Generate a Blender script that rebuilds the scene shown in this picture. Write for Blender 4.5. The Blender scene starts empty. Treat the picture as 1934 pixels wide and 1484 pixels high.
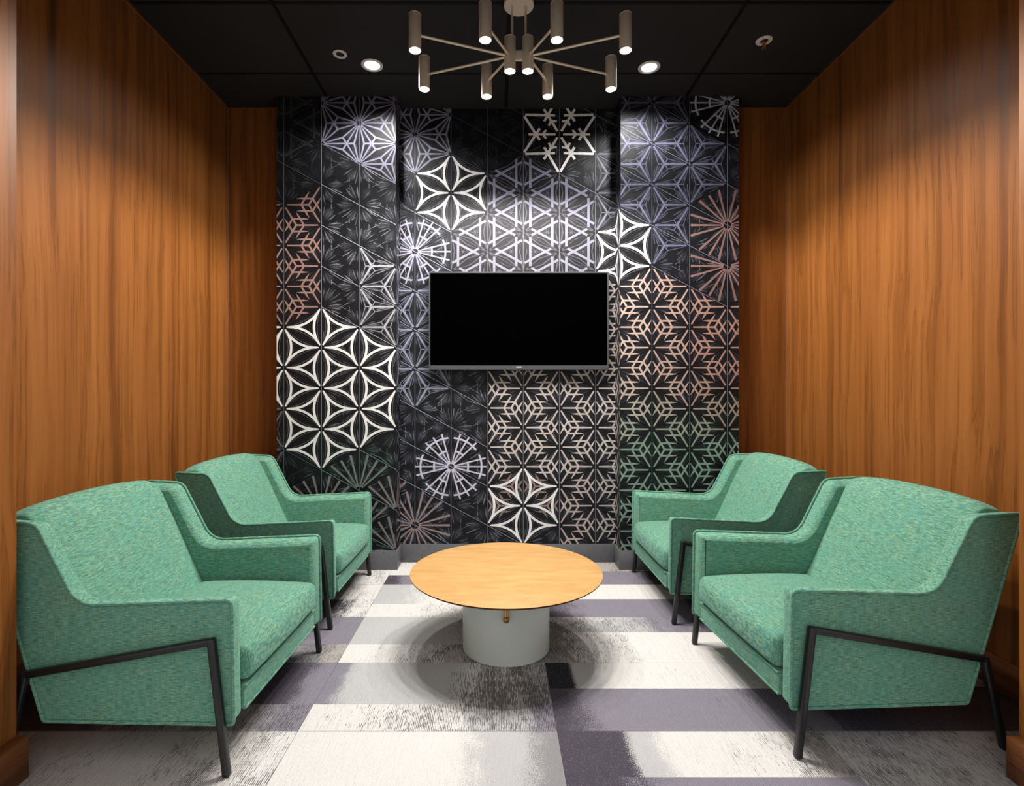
import bpy, bmesh, math, random
from math import sin, cos, pi, radians, sqrt, hypot
from mathutils import Vector, Matrix
from mathutils.geometry import tessellate_polygon

random.seed(7)
scene = bpy.context.scene
COL = scene.collection

# ------------------------------------------------------------------ camera
# world: X right, Y away from the camera, Z up, metres; camera stands at the mouth of the lounge
F_PX = 1004.0
cam_d = bpy.data.cameras.new('camera')
cam = bpy.data.objects.new('camera', cam_d)
COL.objects.link(cam)
cam.location = (0, 0, 1.2)
cam.rotation_euler = (pi / 2, 0, 0)
cam_d.sensor_fit = 'HORIZONTAL'
cam_d.sensor_width = 36
cam_d.lens = 36 * F_PX / 1934
cam_d.shift_x = 29 / 1934
cam_d.shift_y = -5 / 1934
cam_d.clip_start = 0.02
scene.camera = cam

# ------------------------------------------------------------------ world (even light of the open lobby in front) and exposure
w = bpy.data.worlds.new('world')
scene.world = w
w.use_nodes = True
bg = w.node_tree.nodes['Background']
bg.inputs[0].default_value = (1.0, 0.985, 0.97, 1)
bg.inputs[1].default_value = 0.84
scene.view_settings.view_transform = 'Standard'
scene.view_settings.look = 'None'
scene.view_settings.gamma = 1
scene.view_settings.use_curve_mapping = False
scene.view_settings.exposure = 0.0
scene.cycles.max_bounces = 5
scene.cycles.diffuse_bounces = 3
scene.cycles.glossy_bounces = 2
scene.cycles.caustics_reflective = False
scene.cycles.caustics_refractive = False

LAMP_W = 37.0         # watts of each chandelier spot
DOWN_W = 85.0         # watts of each recessed downlight

# ------------------------------------------------------------------ dimensions
CEIL = 3.17
YB = 3.72             # back wall
YP = 3.565            # face of the pilasters
XL, XR = -1.875, 2.023
YJ = 1.652            # inner end of the front jambs
XJL, XJR = -1.492, 1.624
PLX = (-1.474, -0.675)
PRX = (0.831, 1.623)

# ------------------------------------------------------------------ helpers
def tag(o, label=None, cat=None, group=None, kind=None):
    if label: o['label'] = label
    if cat: o['category'] = cat
    if group: o['group'] = group
    if kind: o['kind'] = kind
    return o

def empty(name, loc=(0, 0, 0), rz=0):
    o = bpy.data.objects.new(name, None)
    o.empty_display_size = 0.1
    o.location = loc
    o.rotation_euler = (0, 0, rz)
    COL.objects.link(o)
    return o

def link(name, me, mat=None, parent=None):
    o = bpy.data.objects.new(name, me)
    if mat and not me.materials:
        me.materials.append(mat)
    COL.objects.link(o)
    if parent: o.parent = parent
    return o

def shade(me, ang=35):
    me.polygons.foreach_set('use_smooth', [True] * len(me.polygons))
    try:
        me.set_sharp_from_angle(angle=radians(ang))
    except Exception:
        pass

def from_bm(name, bm, mat, parent=None, smooth=True, ang=35):
    me = bpy.data.meshes.new(name)
    bmesh.ops.recalc_face_normals(bm, faces=bm.faces[:])
    bm.to_mesh(me)
    bm.free()
    if smooth: shade(me, ang)
    return link(name, me, mat, parent)

def add_box(bm, x0, x1, y0, y1, z0, z1, bev=0.0, seg=2):
    r = bmesh.ops.create_cube(bm, size=1)
    vs = r['verts']
    for v in vs:
        v.co = Vector(((x0 + x1) / 2 + v.co.x * (x1 - x0), (y0 + y1) / 2 + v.co.y * (y1 - y0), (z0 + z1) / 2 + v.co.z * (z1 - z0)))
    if bev:
        es = list({e for v in vs for e in v.link_edges})
        bmesh.ops.bevel(bm, geom=es, offset=bev, segments=seg, profile=0.5, affect='EDGES')

def box(name, x0, x1, y0, y1, z0, z1, mat, parent=None, bev=0.0, seg=2):
    bm = bmesh.new()
    add_box(bm, x0, x1, y0, y1, z0, z1, bev, seg)
    return from_bm(name, bm, mat, parent)

def frame_of(d):
    d = Vector(d).normalized()
    a = Vector((0, 0, 1)) if abs(d.z) < 0.9 else Vector((1, 0, 0))
    s = d.cross(a).normalized()
    return s, s.cross(d).normalized()

def add_tube(bm, pts, r, seg=12, closed=False, caps=True):
    pts = [Vector(p) for p in pts]
    n = len(pts)
    rings = []
    up = None
    for i, p in enumerate(pts):
        a = pts[(i - 1) % n] if (closed or i > 0) else p
        b = pts[(i + 1) % n] if (closed or i < n - 1) else p
        d = (b - a).normalized()
        if up is None:
            s, up = frame_of(d)
        s = d.cross(up).normalized()
        up = s.cross(d).normalized()
        rings.append([bm.verts.new(p + s * (r * cos(2 * pi * k / seg)) + up * (r * sin(2 * pi * k / seg))) for k in range(seg)])
    m = n if closed else n - 1
    for i in range(m):
        A, B = rings[i], rings[(i + 1) % n]
        for k in range(seg):
            bm.faces.new((A[k], A[(k + 1) % seg], B[(k + 1) % seg], B[k]))
    if caps and not closed:
        bm.faces.new(rings[0])
        bm.faces.new(rings[-1])

def tube(name, pts, r, mat, parent=None, seg=12, closed=False):
    bm = bmesh.new()
    add_tube(bm, pts, r, seg, closed)
    return from_bm(name, bm, mat, parent, ang=50)

def lathe(name, prof, mat, parent=None, seg=48, loc=(0, 0, 0), ang=30):
    """prof: (r, z) list, spun round z; r = 0 ends close to a point"""
    bm = bmesh.new()
    rings = []
    for r, z in prof:
        if r < 1e-6:
            rings.append([bm.verts.new((loc[0], loc[1], loc[2] + z))])
        else:
            rings.append([bm.verts.new((loc[0] + r * cos(2 * pi * k / seg), loc[1] + r * sin(2 * pi * k / seg), loc[2] + z)) for k in range(seg)])
    for A, B in zip(rings, rings[1:]):
        for k in range(seg):
            k2 = (k + 1) % seg
            if len(A) == 1 and len(B) == 1: continue
            if len(A) == 1: bm.faces.new((A[0], B[k], B[k2]))
            elif len(B) == 1: bm.faces.new((A[k], A[k2], B[0]))
            else: bm.faces.new((A[k], A[k2], B[k2], B[k]))
    return from_bm(name, bm, mat, parent, ang=ang)

# ------------------------------------------------------------------ materials
class NT:
    def __init__(self, name):
        self.m = bpy.data.materials.new(name)
        self.m.use_nodes = True
        self.t = self.m.node_tree
        self.b = self.t.nodes['Principled BSDF']
    def n(self, typ, **kw):
        nd = self.t.nodes.new(typ)
        for k, v in kw.items(): setattr(nd, k, v)
        return nd
    def put(self, sock, v):
        if v is None: return
        if hasattr(v, 'links'): self.t.links.new(v, sock)
        elif isinstance(v, (tuple, list)) and len(v) == 3 and sock.type == 'RGBA': sock.default_value = (*v, 1)
        else: sock.default_value = v
    def pos(self): return self.n('ShaderNodeNewGeometry').outputs['Position']
    def objc(self): return self.n('ShaderNodeTexCoord').outputs['Object']
    def mul(self, vec, s, off=(0, 0, 0)):
        nd = self.n('ShaderNodeMapping')
        self.put(nd.inputs['Vector'], vec)
        nd.inputs['Scale'].default_value = s
        nd.inputs['Location'].default_value = off
        return nd.outputs[0]
    def noise(self, vec, s=(1, 1, 1), detail=4, rough=0.5, dist=0.0, off=(0, 0, 0)):
        nd = self.n('ShaderNodeTexNoise')
        self.put(nd.inputs['Vector'], self.mul(vec, s, off))
        nd.inputs['Scale'].default_value = 1
        nd.inputs['Detail'].default_value = detail
        nd.inputs['Roughness'].default_value = rough
        nd.inputs['Distortion'].default_value = dist
        return nd.outputs[0]
    def math(self, op, a, b=None, c=None, clamp=False):
        nd = self.n('ShaderNodeMath', operation=op, use_clamp=clamp)
        for i, v in enumerate((a, b, c)):
            if v is not None: self.put(nd.inputs[i], v)
        return nd.outputs[0]
    def rng(self, v, a, b, c=0.0, d=1.0):
        nd = self.n('ShaderNodeMapRange')
        self.put(nd.inputs[0], v)
        for i, x in enumerate((a, b, c, d)): nd.inputs[i + 1].default_value = x
        return nd.outputs[0]
    def mix(self, f, a, b, mode='MIX'):
        nd = self.n('ShaderNodeMix', data_type='RGBA', blend_type=mode)
        self.put(nd.inputs[0], f)
        self.put(nd.inputs[6], a)
        self.put(nd.inputs[7], b)
        return nd.outputs[2]
    def ramp(self, v, stops):
        nd = self.n('ShaderNodeValToRGB')
        e = nd.color_ramp.elements
        while len(e) < len(stops): e.new(0.5)
        for el, (p, c) in zip(e, stops):
            el.position = p
            el.color = (*c, 1)
        self.put(nd.inputs[0], v)
        return nd.outputs[0]
    def attr(self, name):
        nd = self.n('ShaderNodeAttribute')
        nd.attribute_name = name
        return nd
    def bump(self, h, strength=0.3, dist=0.002):
        nd = self.n('ShaderNodeBump')
        nd.inputs['Strength'].default_value = strength
        nd.inputs['Distance'].default_value = dist
        self.put(nd.inputs['Height'], h)
        self.t.links.new(nd.outputs[0], self.b.inputs['Normal'])
    def out(self, col, rough=0.5, metal=0.0, spec=0.5):
        self.put(self.b.inputs['Base Color'], col)
        self.put(self.b.inputs['Roughness'], rough)
        self.put(self.b.inputs['Metallic'], metal)
        self.put(self.b.inputs['Specular IOR Level'], spec)
        return self.m

def plain(name, col, rough=0.5, metal=0.0, spec=0.5, var=0.08, scale=40):
    t = NT(name)
    n = t.noise(t.pos(), (scale,) * 3, 3)
    c = t.mix(t.rng(n, 0.3, 0.7, 0, 1), tuple(x * (1 - var) for x in col), tuple(x * (1 + var) for x in col))
    return t.out(c, rough, metal, spec)

def wood(name, axis='z', dark=(0.092, 0.029, 0.006), mid=(0.235, 0.080, 0.0165), lite=(0.325, 0.122, 0.029), rough=0.46):
    t = NT(name)
    p = t.pos()
    def s(a, b): return (a, a, b) if axis == 'z' else (b, b, a)
    warp = t.noise(p, s(1.6, 0.8), 2)
    pw = t.n('ShaderNodeVectorMath', operation='MULTIPLY_ADD')
    t.put(pw.inputs[0], warp)
    pw.inputs[1].default_value = (0.10, 0.10, 0.10) if axis == 'z' else (0.02, 0.02, 0.05)
    t.put(pw.inputs[2], p)
    q = pw.outputs[0]
    broad = t.noise(q, s(6.5, 0.22), 3, 0.55)
    figure = t.noise(q, s(24, 0.42), 5, 0.55)
    line = t.noise(q, s(150, 1.4), 3, 0.6)
    pore = t.noise(p, s(520, 22), 2, 0.5)
    v = t.math('ADD', t.math('MULTIPLY', broad, 0.45), t.math('MULTIPLY', figure, 0.55))
    c = t.ramp(t.rng(v, 0.3, 0.7), [(0.0, dark), (0.42, mid), (1.0, lite)])
    dl = t.rng(line, 0.54, 0.74, 0, 0.38)
    c = t.mix(dl, c, tuple(x * 0.75 for x in dark))
    vein = t.rng(t.math('ABSOLUTE', t.math('SUBTRACT', figure, 0.45)), 0.0, 0.022, 0.5, 0.0)
    c = t.mix(vein, c, dark)
    c = t.mix(t.rng(pore, 0.58, 0.75, 0, 0.2), c, tuple(x * 0.6 for x in dark))
    t.bump(t.math('ADD', pore, line), 0.06, 0.0006)
    return t.out(c, t.rng(figure, 0.3, 0.7, rough - 0.04, rough + 0.06), 0, 0.22)

M_wood = wood('walnut_veneer')
M_base = wood('walnut_skirting', 'h', (0.035, 0.012, 0.005), (0.15, 0.05, 0.016), (0.27, 0.10, 0.035), 0.42)
M_trim = plain('copper_edge_trim', (0.42, 0.22, 0.13), 0.4, 0.6)
M_ceil = NT('black_ceiling_tile')
_n = M_ceil.noise(M_ceil.pos(), (160, 160, 160), 4, 0.7)
_b = M_ceil.noise(M_ceil.pos(), (3, 3, 3), 3)
M_ceil.bump(_n, 0.35, 0.002)
M_ceil = M_ceil.out(M_ceil.mix(_b, (0.015, 0.0155, 0.017), (0.024, 0.0245, 0.0265)), 0.85, 0, 0.3)
M_grid = plain('black_ceiling_rail', (0.003, 0.003, 0.0035), 0.75, 0, 0.2)
M_greybase = plain('grey_vinyl_skirting', (0.115, 0.118, 0.128), 0.45)
M_paint = plain('dark_wall_backing', (0.03, 0.03, 0.034), 0.7)
M_champ = plain('champagne_brushed_metal', (0.84, 0.72, 0.56), 0.38, 0.35, 0.7, 0.05, 90)
M_white = plain('white_enamel', (0.75, 0.74, 0.72), 0.4)
M_black = plain('black_powder_coat', (0.008, 0.0085, 0.01), 0.38, 0, 0.5)
M_chrome = plain('chrome', (0.6, 0.6, 0.58), 0.2, 1.0)
M_red = plain('red_glass_bulb', (0.6, 0.03, 0.02), 0.15)
M_tvbody = plain('tv_grey_bezel', (0.055, 0.058, 0.066), 0.4, 0.3)
M_tvscreen = plain('tv_black_screen', (0.0003, 0.0003, 0.0003), 0.6, 0, 0.0)
M_tvmark = plain('tv_silver_mark', (0.8, 0.82, 0.85), 0.3, 0.2)
M_brass = plain('aged_brass', (0.42, 0.24, 0.08), 0.3, 0.9)
M_tbase = plain('pale_grey_lacquer', (0.54, 0.565, 0.53), 0.38, 0, 0.5, 0.02, 6)
M_tedge = plain('dark_walnut_edge', (0.10, 0.05, 0.02), 0.5)
M_deck = plain('dark_webbing', (0.01, 0.011, 0.011), 0.9)  # near-black cloth of the seat deck

def emit(name, col, s):
    t = NT(name)
    t.put(t.b.inputs['Emission Color'], (*col, 1))
    t.b.inputs['Emission Strength'].default_value = s
    return t.out(col, 0.5)
M_lens = emit('lit_lamp_lens', (1.0, 0.93, 0.84), 14)
M_lens2 = emit('lit_downlight_lens', (1.0, 0.96, 0.9), 9)

def oak():
    t = NT('golden_oak_top')
    p = t.pos()
    a = t.noise(p, (7, 26, 30), 4, 0.55, 0.6)
    b = t.noise(p, (34, 240, 60), 3, 0.6)
    c = t.ramp(t.rng(a, 0.25, 0.75), [(0, (0.49, 0.275, 0.095)), (0.5, (0.57, 0.33, 0.122)), (1, (0.64, 0.385, 0.152))])
    c = t.mix(t.rng(b, 0.5, 0.75, 0, 0.28), c, (0.36, 0.17, 0.045))
    t.bump(b, 0.03, 0.0004)
    return t.out(c, 0.42, 0, 0.35)
M_oak = oak()

def fabric(name, along):
    """tweed: slubs run along one axis of the chair, crossed by fine threads; along in 'x' (side panels) or 'y'"""
    t = NT(name)
    p = t.objc()
    def sc_(lo, hi, cross):
        A = (lo, 80, hi) if along == 'x' else (80, lo, hi) if along == 'yz' else (hi, lo, 80)
        C = (hi, 80, lo) if along == 'x' else (80, hi, lo) if along == 'yz' else (lo, hi, 80)
        return C if cross else A
    weft = t.noise(p, sc_(40, 600, 0), 2, 0.6)
    warp = t.noise(p, sc_(42, 600, 1), 2, 0.6, off=(3.1, 1.7, 5.2))
    fleck = t.noise(p, sc_(32, 430, 0), 3, 0.65, off=(7, 2, 4))
    fleck2 = t.noise(p, sc_(32, 430, 1), 3, 0.65, off=(1, 9, 3))
    wide = t.noise(p, (9, 9, 9), 2, 0.5, off=(4, 4, 1))
    c = t.mix(t.rng(weft, 0.38, 0.62), (0.048, 0.172, 0.108), (0.250, 0.480, 0.330))
    c = t.mix(t.rng(warp, 0.50, 0.68, 0, 0.55), c, (0.030, 0.125, 0.088))
    c = t.mix(t.rng(fleck, 0.56, 0.63, 0, 0.78), c, (0.040, 0.265, 0.320))
    c = t.mix(t.rng(fleck2, 0.56, 0.64, 0, 0.62), c, (0.215, 0.215, 0.100))
    c = t.mix(t.rng(fleck, 0.34, 0.43, 0.45, 0), c, (0.210, 0.215, 0.100))
    c = t.mix(t.rng(fleck2, 0.34, 0.43, 0.45, 0), c, (0.215, 0.460, 0.350))
    c = t.mix(t.rng(wide, 0.35, 0.65, 0.0, 0.22), c, (0.075, 0.310, 0.260))
    wa = t.n('ShaderNodeTexWave', wave_type='BANDS', bands_direction='DIAGONAL')
    t.put(wa.inputs['Vector'], p)
    wa.inputs['Scale'].default_value = 150
    wa.inputs['Distortion'].default_value = 3
    t.bump(t.math('ADD', t.math('ADD', weft, warp), t.math('MULTIPLY', wa.outputs[1], 0.25)), 0.55, 0.0016)
    m = t.out(c, 0.9, 0, 0.15)
    t.b.inputs['Sheen Weight'].default_value = 0.25
    t.b.inputs['Sheen Roughness'].default_value = 0.5
    t.b.inputs['Sheen Tint'].default_value = (0.5, 0.9, 0.75, 1)
    return m
M_fab_side = fabric('green_tweed_side', 'x')
M_fab_back = fabric('green_tweed_back', 'yz')
M_fab_seat = fabric('green_tweed_seat', 'y')

def carpet_mat():
    t = NT('loop_carpet')
    p = t.pos()
    speck = t.rng(t.noise(p, (330, 240, 1), 1, 0.6), 0.3, 0.7)
    streak = t.rng(t.noise(p, (230, 12, 1), 2, 0.6), 0.3, 0.7)
    pm = t.n('ShaderNodeSeparateColor')
    t.put(pm.inputs[0], t.attr('pm').outputs['Color'])
    f, g, dk = pm.outputs[0], pm.outputs[1], pm.outputs[2]
    nz = t.math('ADD', t.math('MULTIPLY', speck, t.math('SUBTRACT', 1.0, t.math('MULTIPLY', g, 0.6))), t.math('MULTIPLY', streak, t.math('MULTIPLY', g, 0.6)))
    patch = t.noise(p, (14, 7, 1), 3, 0.6)
    nz = t.math('ADD', t.math('MULTIPLY', nz, 0.72), t.math('MULTIPLY', t.rng(patch, 0.3, 0.7), 0.28))
    sel = t.rng(t.math('SUBTRACT', t.math('ADD', nz, f), 1.0), -0.08, 0.08)
    c = t.mix(sel, t.attr('ca').outputs['Color'], t.attr('cb').outputs['Color'])
    # dark tufted rows that run with the pile, broken into dashes
    sx = t.n('ShaderNodeSeparateXYZ')
    t.put(sx.inputs[0], p)
    row = t.math('ADD', t.math('MULTIPLY', t.math('SINE', t.math('MULTIPLY', sx.outputs[0], 2 * pi / 0.0062)), 0.5), 0.5)
    dash = t.rng(t.noise(p, (210, 26, 1), 3, 0.75, off=(3, 8, 0)), 0.3, 0.7)
    area = t.rng(t.noise(p, (9, 5, 1), 3, 0.6, off=(5, 1, 0)), 0.3, 0.7)
    th = t.math('ADD', t.math('ADD', t.math('MULTIPLY', row, 0.24), t.math('MULTIPLY', dash, 0.54)), t.math('MULTIPLY', area, 0.30))
    line = t.rng(t.math('SUBTRACT', t.math('ADD', dk, 0.02), th), -0.07, 0.07)
    c = t.mix(t.math('MULTIPLY', line, 0.86), c, (0.075, 0.068, 0.075))
    fib = t.noise(p, (360, 300, 1), 2, 0.7)
    c = t.mix(t.rng(fib, 0.35, 0.68, 0.0, 0.42), c, t.mix(1.0, c, (0.42, 0.42, 0.43), 'MULTIPLY'))
    hair = t.rng(t.noise(p, (190, 6, 1), 2, 0.5, off=(9, 2, 0)), 0.56, 0.66, 0, 0.22)
    c = t.mix(t.math('MULTIPLY', hair, g), c, (0.30, 0.29, 0.29))
    pale_speck = t.rng(t.noise(p, (300, 300, 1), 1, 0.5, off=(2, 2, 0)), 0.66, 0.72, 0, 0.55)  # pale grey specks strewn at random
    c = t.mix(pale_speck, c, (0.6, 0.6, 0.64))
    t.bump(t.math('ADD', fib, streak), 0.7, 0.003)
    return t.out(c, 0.95, 0, 0.1)
M_carpet = carpet_mat()

def paper_mat():
    t = NT('printed_wallpaper')
    p = t.pos()
    n = t.noise(p, (70, 70, 9), 4, 0.65)
    c = t.mix(1.0, t.attr('ink').outputs['Color'], t.mix(t.rng(n, 0.25, 0.75), (0.78, 0.78, 0.8), (1.12, 1.12, 1.1)), 'MULTIPLY')
    t.bump(t.noise(p, (900, 900, 900), 2), 0.08, 0.0004)
    return t.out(c, 0.5, 0, 0.2)
M_paper = paper_mat()

# ------------------------------------------------------------------ floor of carpet tiles
floor = box('floor', -2.6, 2.6, -1.2, 4.0, -0.12, -0.006, M_paint)
tag(floor, 'patchwork carpet of cream, grey and plum tiles', None, None, 'structure')

CR, LG, GR, LV, CH, TN, BK = (0.82, 0.805, 0.785), (0.56, 0.565, 0.57), (0.30, 0.30, 0.315), (0.265, 0.25, 0.30), (0.085, 0.075, 0.098), (0.47, 0.44, 0.41), (0.03, 0.03, 0.034)
XC = [-2.528, -1.614, -0.70, 0.213, 1.127, 2.04]
YR = [-0.95, -0.48, -0.01, 0.46, 0.93, 1.40, 1.872, 2.343, 2.815, 3.287, YB - 0.002]
# band: (near v, far v, [(u, colour, streakiness, dark lines) ...]) with u, v in 0..1 over the tile
def B(v0, v1, *st): return (v0, v1, st)
A_ = {  # column between X -0.70 and 0.213, keyed by row
    5: [B(0, 0.30, (0, TN, .6, .2), (.6, CR, .4, .1), (1, LG, .3, .1)), B(0.30, 1, (0, CR, .2, .02), (.55, CR, .3, .10), (.8, LG, .3, .14), (1, GR, .1, .14))],
    6: [B(0, 0.34, (0, CR, .9, .20), (.5, CR, .9, .48), (.8, LG, .9, .52), (1, LV, .5, .4)), B(0.34, 1, (0, LV, .5, .15), (.16, LG, .4, .1), (.5, LG, .6, .2), (.75, CR, .9, .62), (1, LG, .9, .62))],
    7: [B(0, 0.36, (0, CR, .9, .18), (.35, CR, .9, .40), (.7, TN, .9, .5), (1, GR, .9, .5)), B(0.36, 1, (0, LG, .5, .04), (.4, LG, .7, .2), (.75, LG, .9, .45), (1, GR, .9, .5))],  # near band darkens to the right with the table's shadow painted in
    8: [B(0, 0.36, (0, CR, .9, .16), (.5, CR, .9, .38), (1, LG, .9, .3)), B(0.36, 1, (0, LG, .4, .04), (.5, CR, .8, .3), (1, CR, .8, .3))],
    9: [B(0, 0.38, (0, CH, .3, .05), (.2, LV, .3, .05), (1, LV, .3, .05)), B(0.38, 1, (0, CR, .5, .25), (1, CR, .5, .1))]}
B_ = {
    5: [B(0, 0.53, (0, CH, .1, .1), (.5, LV, .2, .1), (1, LV, .3, .2)), B(0.53, 1, (0, CH, .05, .05), (.22, CH, .05, .05), (.3, LG, .05, .03), (.45, CR, .3, .15), (.75, CR, .8, .3), (1, TN, .9, .5))],
    6: [B(0, 0.57, (0, CH, .1, .05), (.25, LV, .2, .05), (.6, LV, .3, .1), (1, LV, .9, .45)), B(0.57, 1, (0, BK, .05, 0), (.10, BK, .05, 0), (.14, LG, .1, .05), (.35, CR, .5, .14), (.7, CR, .9, .16), (1, CR, .9, .3))],
    7: [B(0, 0.62, (0, GR, .9, .45), (.3, CR, .9, .40), (.6, CR, .9, .14), (1, CR, .9, .22)), B(0.62, 1, (0, TN, .9, .5), (.4, LG, .9, .4), (.8, LV, .6, .3), (1, CH, .6, .3))],  # grey left end of near band carries the table's shadow in its colour
    8: [B(0, 0.51, (0, CH, .3, .1), (.4, LV, .4, .1), (.9, LV, .4, .1), (1, CH, .4, .2)), B(0.51, 1, (0, CR, .4, .1), (.8, CR, .6, .12), (1, TN, .8, .4))],
    9: [B(0, 0.55, (0, LV, .3, .1), (.6, LV, .6, .3), (1, CH, .4, .2)), B(0.55, 1, (0, CR, .3, .05), (.6, TN, .8, .4), (1, CH, .5, .2))]}
L_ = {
    5: [B(0, 1, (0, TN, .8, .30), (.5, (.60, .565, .53), .8, .30), (.8, (.68, .65, .62), .9, .40), (1, CR, .9, .42))],
    6: [B(0, 0.34, (0, CH, .4, .3), (.6, TN, .8, .5), (1, LV, .6, .4)), B(0.34, 1, (0, CH, .3, .1), (.8, CH, .3, .2), (1, LV, .4, .2))],
    7: [B(0, 0.36, (0, CH, .3, .1), (.8, GR, .9, .5), (1, TN, .9, .4)), B(0.36, 1, (0, CH, .3, .1), (.7, LV, .3, .1), (1, LV, .5, .2))],
    8: [B(0, 0.5, (0, CH, .3, .1), (.7, CH, .9, .4), (1, CR, .9, .38)), B(0.5, 1, (0, CH, .4, .2), (.65, TN, .9, .5), (1, CR, .9, .25))],
    9: [B(0, 1, (0, CH, .4, .2), (.6, TN, .9, .5), (1, CR, .9, .35))]}
R_ = {
    5: [B(0, 0.45, (0, CR, .7, .25), (1, CR, .5, .2)), B(0.45, 1, (0, LG, .9, .46), (.3, LG, .9, .42), (1, LG, .8, .36))],
    6: [B(0, 0.6, (0, LV, .4, .3), (.2, CH, .3, .1), (1, CH, .3, .1)), B(0.6, 1, (0, CR, .9, .3), (.25, CH, .4, .2), (.6, TN, .8, .4), (1, TN, .8, .4))],
    7: [B(0, 0.55, (0, CH, .2, .1), (1, CH, .3, .1)), B(0.55, 1, (0, GR, .9, .5), (.4, CH, .4, .2), (1, CH, .4, .2))],
    8: [B(0, 1, (0, BK, .3, .1), (1, CH, .3, .1))],
    9: [B(0, 1, (0, CH, .3, .1), (1, CH, .3, .2))]}
def tile_bands(ci, ri):
    t = {0: R_, 1: L_, 2: A_, 3: B_, 4: R_}[ci]
    if ri in t: return t[ri]
    k = (A_, B_, L_, R_)[(ri * 2 + ci) % 4]
    return k[5 + (ri + ci) % 4]

def carpet_tile(ci, ri):
    x0, x1, y0, y1 = XC[ci] + .0006, XC[ci + 1] - .0006, YR[ri] + .0006, YR[ri + 1] - .0006
    V, Fc, CA, CB, PM = [], [], [], [], []
    for v0, v1, st in tile_bands(ci, ri):
        ya, yb = y0 + (y1 - y0) * v0, y0 + (y1 - y0) * v1
        for (ua, ca, ga, da), (ub, cb, gb, db) in zip(st, st[1:]):
            xa, xb = x0 + (x1 - x0) * ua, x0 + (x1 - x0) * ub
            n = len(V)
            V += [(xa, ya, 0), (xb, ya, 0), (xb, yb, 0), (xa, yb, 0)]
            Fc.append((n, n + 1, n + 2, n + 3))
            for k in (0, 1, 1, 0):
                CA += [*ca, 1]; CB += [*cb, 1]
                PM += [k, (ga, gb)[k], (da, db)[k], 1]
    # skirt down to the subfloor
    n = len(V)
    V += [(x0, y0, 0), (x1, y0, 0), (x1, y1, 0), (x0, y1, 0), (x0, y0, -.006), (x1, y0, -.006), (x1, y1, -.006), (x0, y1, -.006)]
    for k in range(4):
        Fc.append((n + k, n + 4 + k, n + 4 + (k + 1) % 4, n + (k + 1) % 4))
        for _ in range(4):
            CA += [*GR, 1]; CB += [*GR, 1]; PM += [0, 0, 0, 1]
    me = bpy.data.meshes.new('carpet_tile')
    me.from_pydata(V, [], Fc)
    for nm, dat in (('ca', CA), ('cb', CB), ('pm', PM)):
        at = me.color_attributes.new(nm, 'FLOAT_COLOR', 'CORNER')
        at.data.foreach_set('color', dat)
    return link('carpet_tile', me, M_carpet, floor)
for ri in range(len(YR) - 1):
    for ci in range(5):
        carpet_tile(ci, ri)

# ------------------------------------------------------------------ ceiling of black lay-in tiles
ceiling = box('ceiling', -2.4, 2.4, 0.9, 4.0, CEIL + 0.035, CEIL + 0.12, M_grid)
tag(ceiling, 'black lay-in tile ceiling with dark rails', None, None, 'structure')
GX = [XL, -1.145, 0.065, 1.275, XR]
GY = [0.9, 1.49, 2.10, 2.71, 3.32, YB]
for i in range(4):
    for j in range(5):
        box('ceiling_tile', GX[i] + .010, GX[i + 1] - .010, GY[j] + .010, GY[j + 1] - .010, CEIL + 0.003, CEIL + 0.03, M_ceil, ceiling, 0.004, 1)
for x in GX[1:4]:
    box('ceiling_rail', x - .0085, x + .0085, 0.9, YB, CEIL + .006, CEIL + .034, M_grid, ceiling)
for y in GY[1:5]:
    for a, b in zip(GX, GX[1:]):
        box('ceiling_rail', a + .009, b - .009, y - .0085, y + .0085, CEIL + .006, CEIL + .034, M_grid, ceiling)

# ------------------------------------------------------------------ walls
wall_left = tag(box('wall_left', XL - 0.3, XL, YJ, YB, 0, CEIL + .03, M_wood), 'walnut veneered side wall left of the armchairs', None, None, 'structure')
wall_right = tag(box('wall_right', XR, XR + 0.3, YJ, YB, 0, CEIL + .03, M_wood), 'walnut veneered side wall right of the armchairs', None, None, 'structure')
wall_fl = tag(box('wall_front_left', -2.4, XJL, 1.3, YJ, 0, CEIL + .03, M_wood), 'walnut clad jamb at the left mouth of the alcove', None, None, 'structure')
wall_fr = tag(box('wall_front_right', XJR, 2.5, 1.3, YJ, 0, CEIL + .03, M_wood), 'walnut clad jamb at the right mouth of the alcove', None, None, 'structure')
wall_fh = tag(box('wall_added_header', XJL, XJR, 1.3, YJ, 2.62, CEIL + .03, M_wood), 'unseen walnut bulkhead added over the alcove mouth to shade the upper walls', None, None, 'structure')  # added out of frame to keep light off the upper walls
wall_back = tag(box('wall_back', XL - .1, XR + .1, YB, YB + .15, 0, CEIL + .03, M_paint), 'back wall with wallpapered recess and walnut side panels', None, None, 'structure')
box('wood_panel', XL + .002, PLX[0] - .001, YB - .012, YB, .1, CEIL - .004, M_wood, wall_back, .001, 1)
box('wood_panel', PRX[1] + .001, XR - .002, YB - .012, YB, .1, CEIL - .004, M_wood, wall_back, .001, 1)
wall_pl = tag(box('wall_pilaster_left', *PLX, YP, YB - .0005, 0, CEIL + .002, M_paint), 'wallpapered pilaster standing proud left of the television', None, None, 'structure')
wall_pr = tag(box('wall_pilaster_right', *PRX, YP, YB - .0005, 0, CEIL + .002, M_paint), 'wallpapered pilaster standing proud right of the television', None, None, 'structure')
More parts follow.
